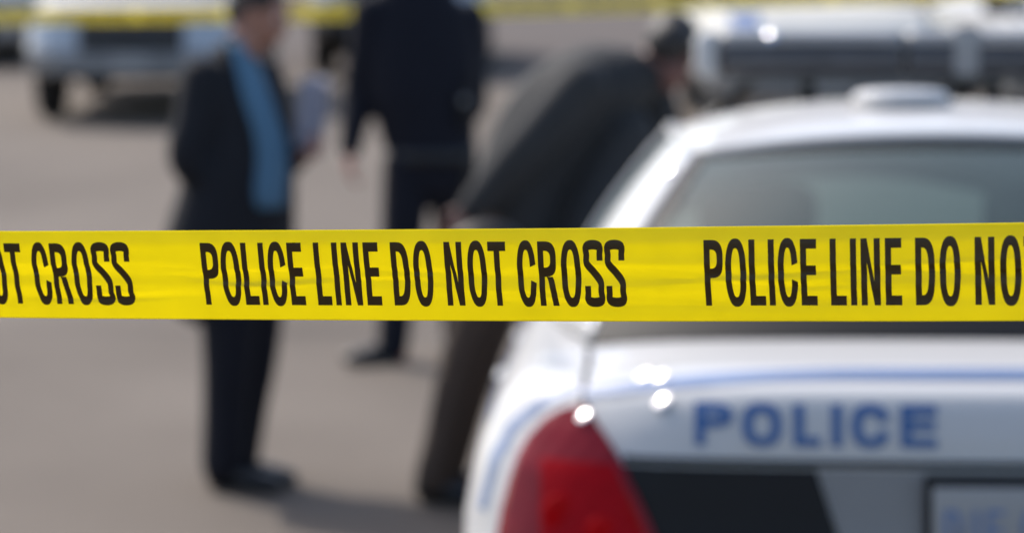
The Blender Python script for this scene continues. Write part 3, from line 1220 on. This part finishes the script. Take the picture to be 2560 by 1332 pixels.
def dome(bm, c, n, Rr, half, k=1.0):
    """a shallow polished cap of curvature radius Rr"""
    n = Vector(n).normalized()
    a = n.orthogonal().normalized()
    b = n.cross(a)
    rows = []
    for i in range(1, 9):
        t = half * i / 8
        rows.append([bm.verts.new(Vector(c) + n * Rr * (math.cos(t) - math.cos(half)) + (a * math.cos(2 * math.pi * j / 24) + b * math.sin(2 * math.pi * j / 24)) * Rr * math.sin(t)) for j in range(24)])
    top = bm.verts.new(Vector(c) + n * Rr * (1 - math.cos(half)))
    for j in range(24):
        bm.faces.new((top, rows[0][j], rows[0][(j + 1) % 24]))
    for r0, r1 in zip(rows, rows[1:]):
        for j in range(24):
            bm.faces.new((r0[j], r1[j], r1[(j + 1) % 24], r0[(j + 1) % 24]))


GL = Vector((-.47, -.49, .735))            # facing of the added chrome caps, aimed to throw sun glints
for x, z in ((-.664, 1.048), (-.636, 1.045), (-.630, 1.006)):
    h = bvh.ray_cast(Vector((x, -3, z + .3)), Vector((0, 1, -.1)).normalized())
    nn = h[1] if h[1].y < 0 else -h[1]
    bm = bmesh.new()
    dome(bm, h[0] + nn * .006, GL, .058, .30)
    obj('lid_glint_cap', bm, M_CHROME, trunk)  # invented chrome cap, only there to catch a sun glint
for s in (-1, 1):
    h = bvh.ray_cast(Vector((s * .767, -3, .951)), Vector((0, 1, 0)))
    nn = h[1] if h[1].y < 0 else -h[1]
    bm = bmesh.new()
    dome(bm, h[0] + nn * .016, GL, .046, .30)
    obj('lamp_glint_cap', bm, M_CHROME, [c for c in car.children if c.name.startswith('tail_light')][0 if s < 0 else 1])  # chrome cap added at the lamp top to make a glint
hp = bvh_of(roof_o).ray_cast(*(lambda o, t: (o, (t - o).normalized()))(car.matrix_world.inverted() @ Vector((0, 0, CAM_H)), car.matrix_world.inverted() @ at(1676, 434, 6.6)))
if hp[0] is not None:
    bm = bmesh.new()
    dome(bm, hp[0] + Vector((-.006, -.006, .006)), GL, .050, .34)
    obj('pillar_glint_cap', bm, M_CHROME, roof_o)  # added cap standing in for the glint on the pillar
bm = bmesh.new()
dome(bm, (-.345, -.135, Z0 + .100), (-.35, -.5, .6), .034, .7)
obj('bar_glint_cap', bm, M_CHROME, bar)  # unlit chrome cap added to give the light bar a sun glint
# satellite puck on the roof
bm = bmesh.new()
prof = [(0, .10), (.0, .112), (.016, .119), (.032, .115), (.042, .100), (.047, .06), (.048, .001)]
lathe(bm, prof, 48, 'Z', (-.055, 1.98, 1.484))
pk = obj('roof_antenna', bm, M_WHITE, car)
bm = bmesh.new()
lathe(bm, [(0, .001), (0, .118), (.030, .1205), (.031, .10)], 48, 'Z', (-.055, 1.98, 1.470))
obj('gasket_shade_ring', bm, M_GREYPL, pk)  # grey ring made tall to paint the shaded lower side


# ------------------------------------------------------------------ the parked cars farther up the street
def place(px, py):
    return on_ground(px, py)


def head_on(P, label, x, y_wheel, rot, paint, drop=0.0):
    """a car parked nose towards the camera with its front wheels on the road at y_wheel"""
    L = P['wheels'][1]
    y = y_wheel + L * math.cos(SLOPE)
    return make_car(P, 'parked_car', label, Vector((x, y, ground_z(x, y) - drop)), R(rot), paint, M_DKGLASS, 'cars parked up the street', -SLOPE)


q = place(362, 290)
head_on(SUV, 'silvery white sport utility parked head-on behind the suited man', q.x, q.y, 180, M_SILVER)
cw, bw, _b, _t = head_on(SUV, 'white car facing the camera, directly behind the roof light bar', 2.36, 23.6, 180, M_PALEPNT)
bm = bmesh.new()
grid(bm, lambda u, v: bw.ray_cast(Vector((lerp(.50, .72, u), SUV['L'] - lerp(.16, .60, v), 3)), Vector((0, 0, -1)))[0] + Vector((0, 0, .004)), 6, 6)
obj('decal', bm, M_BLUE, cw)
obj('decal', rear_patch(bw, [((.50, .965), (.72, .955)), ((.50, .93), (.72, .92)), ((.50, .89), (.72, .88))], .006, 8, True, SUV['L']), M_BLUE, cw)
head_on(SEDAN, 'white car at the upper right corner, parked beyond the patrol car roof', 4.55, 22.8, 184, M_WHITE)
q = place(1005, 185)
head_on(SUV, 'dark parked car mostly hidden by the uniformed officer', q.x, q.y, 180, M_DARKP)
q = place(-110, 150)
head_on(SEDAN, 'white car cut off by the frame, far behind the sport utility', q.x, q.y, 180, M_WHITE)

# ------------------------------------------------------------------ people
M_SKIN = mat('skin', (0.34, 0.17, 0.12), rough=0.5, var=0.12, scale=14)
M_SKIN2 = mat('ruddy_skin', (0.40, 0.15, 0.11), rough=0.5, var=0.12, scale=14)
M_SKIN3 = mat('shade_toned_skin', (0.13, 0.055, 0.042), rough=0.5, var=0.12, scale=14)  # skin tone darkened to hold the shade on the bending man
M_HAIR = mat('dark_hair', (0.012, 0.009, 0.008), rough=0.55, var=0.3, scale=60, bump=0.4)
M_SUIT = mat('black_suit_cloth', (0.011, 0.012, 0.016), rough=0.85, var=0.2, bump=0.3, bscale=300, spec=0.3)
M_TROUS = mat('navy_trouser_cloth', (0.008, 0.009, 0.015), rough=0.85, var=0.2, bump=0.3, bscale=300, spec=0.3)
M_SHIRT = mat('blue_shirt', (0.075, 0.17, 0.265), rough=0.8, var=0.08, bump=0.2, bscale=200)
M_UNI = mat('navy_uniform', (0.006, 0.007, 0.014), rough=0.85, var=0.2, bump=0.3, bscale=250, spec=0.3)
M_GREYJ = mat('charcoal_jacket', (0.024, 0.025, 0.027), sheen=0.03, rough=0.8, var=0.2, bump=0.3, bscale=250, spec=0.35)
M_BROWN = mat('brown_trousers', (0.060, 0.040, 0.029), rough=0.9, var=0.2)
M_SHOE = mat('black_shoe_leather', (0.008, 0.008, 0.010), rough=0.4, var=0.2)
M_LEATH = mat('belt_leather', (0.010, 0.010, 0.011), rough=0.45)
M_PAPER = mat('paper', (0.31, 0.31, 0.37), rough=0.8, var=0.03)
M_EYE = mat('eye_white', (0.6, 0.58, 0.55), rough=0.2)


def head(bm, c, f, nod=0.0, k=1.0):
    """skull, jaw, nose, lips, brow and ears; f is the facing direction, nod tips it down"""
    f = Vector(f).normalized()
    up = Vector((0, 0, 1))
    s = f.cross(up).normalized()
    rm = Matrix.Rotation(-nod, 3, s)
    F, U = rm @ f, rm @ up
    M = Matrix((s, F, U)).transposed()
    c = Vector(c)
    def e(p, r):
        ellipsoid(bm, c + M @ (Vector(p) * k), [x * k for x in r], M)
    e((0, -.012, .025), (.077, .098, .090))
    e((0, .028, -.035), (.062, .068, .075))
    e((0, .048, -.085), (.038, .036, .032))
    e((0, .098, -.022), (.015, .018, .026))
    e((0, .086, .002), (.011, .016, .030))
    e((0, .086, -.058), (.026, .012, .008))
    e((0, .086, -.068), (.022, .012, .007))
    e((0, .080, .032), (.052, .016, .012))
    for t in (-1, 1):
        e((t * .078, -.008, -.012), (.010, .020, .034))
        e((t * .040, .070, -.02), (.022, .02, .02))
    return M


def eyes(parent, c, M, k=1.0):
    for t in (-1, 1):
        bm = bmesh.new()
        ellipsoid(bm, Vector(c) + M @ (Vector((t * .032, .082, .012)) * k), (.012, .010, .008), M, 12, 8)
        obj('eye', bm, M_EYE, parent)


def hair(parent, c, M, m=M_HAIR, k=1.0):
    bm = bmesh.new()
    c = Vector(c)
    ellipsoid(bm, c + M @ Vector((0, -.020, .040)) * k, [x * k for x in (.085, .103, .088)], M)
    ellipsoid(bm, c + M @ Vector((0, -.050, -.005)) * k, [x * k for x in (.078, .072, .080)], M)
    return fused('hair', bm, m, parent, .008, 2)


def hand(bm, wrist, d, palm_n, curl=0.5, side=1, k=1.0):
    """palm, four unequal bent fingers and a thumb; d along the hand, palm_n out of the palm"""
    wv = Vector(wrist)
    d = Vector(d).normalized()
    nn = Vector(palm_n)
    nn = (nn - d * nn.dot(d)).normalized()
    a = d.cross(nn) * side
    tube(bm, [wv - d * .02, wv + d * .03 * k, wv + d * .075 * k, wv + d * .095 * k], [(.026, .021), (.036, .017), (.041, .015), (.036, .012)], a, 12, 3)
    for i, (off, ln) in enumerate(((.030, .070), (.010, .080), (-.010, .075), (-.029, .058))):
        b = wv + d * .088 * k + a * off
        pts = [b]
        ang = 0
        for j, fr in enumerate((.45, .32, .25)):
            ang += curl * (0.7 if j == 0 else 1.0)
            pts.append(pts[-1] + (d * math.cos(ang) + nn * math.sin(ang)) * ln * fr * k + a * off * .08)
        tube(bm, pts, [.0095, .009, .0085, .007], a, 10, 3)
    t0 = wv + d * .03 * k + a * .030
    tube(bm, [t0, t0 + d * .03 * k + a * .022 + nn * .008, t0 + d * .058 * k + a * .026 + nn * .02], [.013, .011, .009], nn, 10, 3)


def shoe(parent, heel, d, gz=0.0):
    d = Vector((d[0], d[1], 0)).normalized()
    a = Vector((-d.y, d.x, 0))
    h = Vector((heel[0], heel[1], gz))
    bm = bmesh.new()
    tube(bm, [h + d * .03 + Vector((0, 0, .05)), h + d * .11 + Vector((0, 0, .045)), h + d * .20 + Vector((0, 0, .036)), h + d * .27 + Vector((0, 0, .028))],
         [(.038, .045), (.042, .042), (.048, .034), (.036, .024)], a, 16, 4)
    tube(bm, [h + d * .04 + Vector((0, 0, .05)), h + d * .05 + Vector((0, 0, .11))], [.042, .045], a, 14, 3)
    o = fused('shoe', bm, M_SHOE, parent, .007, 2)
    bm = bmesh.new()
    tube(bm, [h + d * .02 + Vector((0, 0, .010)), h + d * .12 + Vector((0, 0, .009)), h + d * .21 + Vector((0, 0, .009)), h + d * .275 + Vector((0, 0, .009))],
         [(.038, .009), (.036, .008), (.046, .008), (.032, .008)], a, 16, 4)
    obj('sole', bm, M_BLACKPL, o)


def figure(root, skin, hd, f, nod, neck, torso, torso_r, lat, arms, legs):
    """the continuous body under the clothes; arms: (shoulder, elbow, wrist, hand dir, palm normal, curl, side)"""
    bm = bmesh.new()
    M = head(bm, hd, f, nod)
    tube(bm, [neck, lerp(Vector(neck), Vector(hd), .6) - M @ Vector((0, .03, .0))], [.062, .055])
    tube(bm, torso, [(r[0] * .86, r[1] * .86) for r in torso_r], lat)
    for sh, el, wr, d, pn, cu, sd in arms:
        tube(bm, [sh, lerp(Vector(sh), Vector(el), .5), el, lerp(Vector(el), Vector(wr), .4), wr], [.050, .047, .040, .040, .027])
        hand(bm, wr, d, pn, cu, sd)
    for hp, kn, an in legs:
        tube(bm, [hp, lerp(Vector(hp), Vector(kn), .5), kn, lerp(Vector(kn), Vector(an), .35), an], [.078, .068, .052, .050, .038])
        tube(bm, [Vector(an) - Vector((0, 0, .02)), Vector(an) - Vector((-.04, 0, .045))], [.035, .03])
    b = fused('body', bm, skin, root, .0055, 2)
    eyes(root, hd, M)
    return b, M


# --- the man in the suit
W1 = on_ground(612, 1212)
SC = FPX / (W1.y * CA)
man = thing('person', 'person in dark suit with blue shirt, standing with elbow bent behind the tape', 'person', W1)
def q1(px, py, y=0.0):
    return Vector(((px - 612) / 710, y, (1212 - py) / 710))
f1 = Vector((.78, -.62, 0))
lat1 = Vector((.62, .78, 0))
torso1 = [q1(566, 680), q1(585, 570), q1(606, 430), q1(606, 320), q1(592, 220), q1(596, 150)]
tr1 = [(.30, .20), (.275, .175), (.235, .155), (.20, .14), (.195, .125), (.10, .085)]
arms1 = [(q1(520, 190, -.13), q1(484, 380, -.20), q1(545, 490, -.13), (.5, .5, -.8), (.3, 1, 0), .5, 1),
         (q1(655, 190, .14), q1(700, 370, .22), q1(742, 392, .06), (.75, -.45, .25), (0, -.4, .8), 1.0, -1)]
legs1 = [(q1(588, 590, -.085), q1(577, 880, -.09), q1(565, 1150, -.085)), (q1(640, 590, .08), q1(632, 880, .06), q1(588, 1150, .075))]
body1, Mh = figure(man, M_SKIN, q1(660, 28), (.88, -.35, 0), .35, q1(618, 120), torso1, tr1, lat1, arms1, legs1)
hair(man, q1(656, 24), Mh)
bm = bmesh.new()
tube(bm, torso1, tr1, lat1, 26)
for k, (sh, el, wr, *_r) in enumerate(arms1):
    tube(bm, [sh, lerp(sh, el, .5), el, lerp(el, wr, .5), lerp(el, wr, .92)], [.080, .072, .064, .058, .052])
tube(bm, [q1(610, 110, .07), q1(600, 92, .02), q1(588, 105, -.06), q1(600, 150, -.10)], [.022, .026, .026, .02])
jacket = fused('jacket', bm, M_SUIT, man, .012, 3)
bm = bmesh.new()
for hp, kn, an in legs1:
    tube(bm, [hp + Vector((0, 0, .05)), lerp(hp, kn, .5), kn, lerp(kn, an, .5), an + Vector((0, 0, .0))], [.114, .106, .090, .082, .080])
fused('trousers', bm, M_TROUS, man, .012, 3)
for hp, kn, an in legs1:
    shoe(man, (an.x - .06, an.y + .02), (.95, -.3))
jb = bvh_of(jacket)
def cloth_panel(jb, rows, off, nu=8):
    bm = bmesh.new()
    V = []
    for a, b in rows:
        line = []
        for i in range(nu + 1):
            p = Vector(a).lerp(Vector(b), i / nu)
            h = jb.ray_cast(Vector((p.x, -2, p.z)), Vector((0, 1, 0)))
            if h[0] is None:
                h = jb.find_nearest(Vector((p.x, -.2, p.z)))
            line.append(bm.verts.new(h[0] + Vector((0, -off, 0))))
        V.append(line)
    for a, b in zip(V, V[1:]):
        for i in range(nu):
            bm.faces.new((a[i], a[i + 1], b[i + 1], b[i]))
    return bm
SH = [(92, 580, 640), (130, 594, 648), (170, 605, 664), (220, 616, 680), (270, 632, 698), (320, 650, 714), (370, 658, 728), (420, 656, 738), (460, 648, 744), (495, 650, 740), (515, 662, 728)]
rows = [(q1(x0, y), q1(x1, y)) for y, x0, x1 in SH]
sh = obj('shirt', cloth_panel(jb, rows, .012), M_SHIRT, man)
thicken(sh, .012)
ms = sh.modifiers.new('s', 'SMOOTH'); ms.iterations = 3; baked(sh)
pap = obj('paper_sheets', None or (lambda b: (grid(b, lambda u, v: Vector((lerp(-.052, .050, u) + .03 * v, .02 * math.sin(math.pi * u) - .05 * u, lerp(0, .285, v))), 8, 8), b)[1])(bmesh.new()), M_PAPER)
thicken(pap, .004)
pap.location = W1 + q1(773, 388, .055)
pap['label'] = 'pale sheets of paper held upright by the suited man'
pap['category'] = 'papers'

# --- the uniformed officer
W2 = on_ground(1040, 900)
off = thing('person', 'person in dark navy uniform with duty belt, arm hanging, turned away', 'person', W2)
def q2(px, py, y=0.0):
    return Vector(((px - 1040) / 571, y, (900 - py) / 571))
lat2 = Vector((.92, .38, 0))
torso2 = [q2(1078, 440), q2(1080, 380), q2(1070, 300), q2(1060, 200), q2(1058, 80), q2(1064, -20), q2(1094, -75)]
tr2 = [(.190, .145), (.205, .15), (.225, .16), (.258, .17), (.255, .155), (.205, .125), (.09, .08)]
arms2 = [(q2(930, 25, -.08), q2(898, 235, -.03), q2(878, 368, -.10), (-.05, -.1, -1), (1, .1, 0), .5, 1),
         (q2(1172, 40, .09), q2(1178, 255, .14), q2(1120, 300, .30), (-.8, .5, .1), (0, 1, 0), .6, -1)]
legs2 = [(q2(1022, 430, -.05), q2(1000, 660, -.06), q2(983, 860, -.06)), (q2(1132, 430, .06), q2(1142, 660, .06), q2(1150, 860, .05))]
b2, Mh2 = figure(off, M_SKIN2, q2(1108, -165), (-.35, .94, 0), .3, q2(1098, -80), torso2, tr2, lat2, arms2, legs2)
hair(off, q2(1108, -168), Mh2)
bm = bmesh.new()
tube(bm, torso2, tr2, lat2, 26)
for sh_, el, wr, *_r in arms2:
    tube(bm, [sh_, lerp(sh_, el, .5), el, lerp(el, wr, .5), lerp(el, wr, .95)], [.084, .078, .072, .062, .050])
ujk = fused('jacket', bm, M_UNI, off, .012, 3)
bm = bmesh.new()
for hp, kn, an in legs2:
    tube(bm, [hp + Vector((0, 0, .05)), lerp(hp, kn, .5), kn, lerp(kn, an, .5), an], [.112, .102, .086, .076, .072])
fused('trousers', bm, M_UNI, off, .012, 3)
for (hp, kn, an), dr in zip(legs2, ((-.85, -.5), (-.3, .95))):
    shoe(off, (an.x - dr[0] * .05, an.y - dr[1] * .05), dr)
bm = bmesh.new()
c = q2(1078, 385)
rr = lathe(bm, [(-.028, 1.0), (.028, 1.0), (.028, 1.03), (-.028, 1.03), (-.028, 1.0)], 40, 'Z')
Mx = Matrix((lat2, Vector((-lat2.y, lat2.x, 0)), Vector((0, 0, 1)))).transposed()
for v in bm.verts:
    v.co = c + Mx @ Vector((v.co.x * .205, v.co.y * .160, v.co.z))
obj('duty_belt', bm, M_LEATH, off)
bm = bmesh.new()
p = q2(1165, 262, -.10)
box(bm, p + Vector((-.03, -.025, -.075)), p + Vector((.03, .02, .075)), .008)
box(bm, p + Vector((.012, -.01, .07)), p + Vector((.024, .002, .19)), .004)
radio = obj('radio', bm, M_BLACKPL, off)
bm = bmesh.new()
ellipsoid(bm, p + Vector((.0, -.026, .03)), (.018, .006, .018))
obj('radio_glint', bm, M_GREYPL, radio)  # pale disc painted as a glint on the radio
bm = bmesh.new()
p = q2(1180, 400, -.04)
box(bm, p + Vector((-.035, -.04, -.12)), p + Vector((.03, .04, .08)), .015)
obj('holster', bm, M_LEATH, off)

# --- the man bending over the hood
W3 = on_ground(1100, 1244)
ben = thing('person', 'person in charcoal jacket bending forward over the front of the patrol car', 'person', W3)
def q3(px, py, y=0.0):
    return Vector(((px - 1100) / 727, y, (1244 - py) / 727))
torso3 = [q3(1262, 640), q3(1292, 560), q3(1326, 425), q3(1388, 305), q3(1466, 226), q3(1572, 192), q3(1640, 176)]
tr3 = [(.205, .175), (.20, .178), (.205, .180), (.215, .185), (.21, .170), (.16, .125), (.075, .07)]
arms3 = [(q3(1455, 205, -.20), q3(1310, 365, -.245), q3(1185, 505, -.23), (-.45, .0, -.55), (.2, 1, 0), .5, -1),
         (q3(1632, 240, .16), q3(1690, 400, .17), q3(1650, 575, .10), (.6, -.1, -.55), (0, 0, -1), .25, 1)]
legs3 = [(q3(1262, 600, -.09), q3(1162, 900, -.10), q3(1092, 1185, -.10)), (q3(1285, 600, .09), q3(1192, 900, .10), q3(1112, 1185, .13))]
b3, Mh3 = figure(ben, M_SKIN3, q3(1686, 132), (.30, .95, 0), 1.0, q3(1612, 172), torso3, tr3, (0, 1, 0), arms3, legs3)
hair(ben, q3(1684, 124), Mh3, k=1.10)
bm = bmesh.new()
tube(bm, torso3, tr3, (0, 1, 0), 26)
for sh_, el, wr, *_r in arms3:
    tube(bm, [sh_, lerp(sh_, el, .5), el, lerp(el, wr, .5), lerp(el, wr, .95)], [.092, .088, .080, .070, .058])
# skirt of the open jacket falling forward
tube(bm, [q3(1560, 330, -.05), q3(1520, 440, -.06), q3(1470, 560, -.08), q3(1440, 620, -.08)], [(.14, .11), (.16, .13), (.18, .11), (.18, .08)], (0, 1, 0))
tube(bm, [q3(1640, 190, -.02), q3(1590, 150, -.05), q3(1585, 190, -.10)], [.03, .03, .025])
fused('jacket', bm, M_GREYJ, ben, .012, 3)
bm = bmesh.new()
for hp, kn, an in legs3:
    tube(bm, [hp + Vector((0, 0, .05)), lerp(hp, kn, .5), kn, lerp(kn, an, .5), an], [.112, .102, .086, .078, .076])
fused('trousers', bm, M_BROWN, ben, .012, 3)
for hp, kn, an in legs3:
    shoe(ben, (an.x - .07, an.y), (.97, -.2))
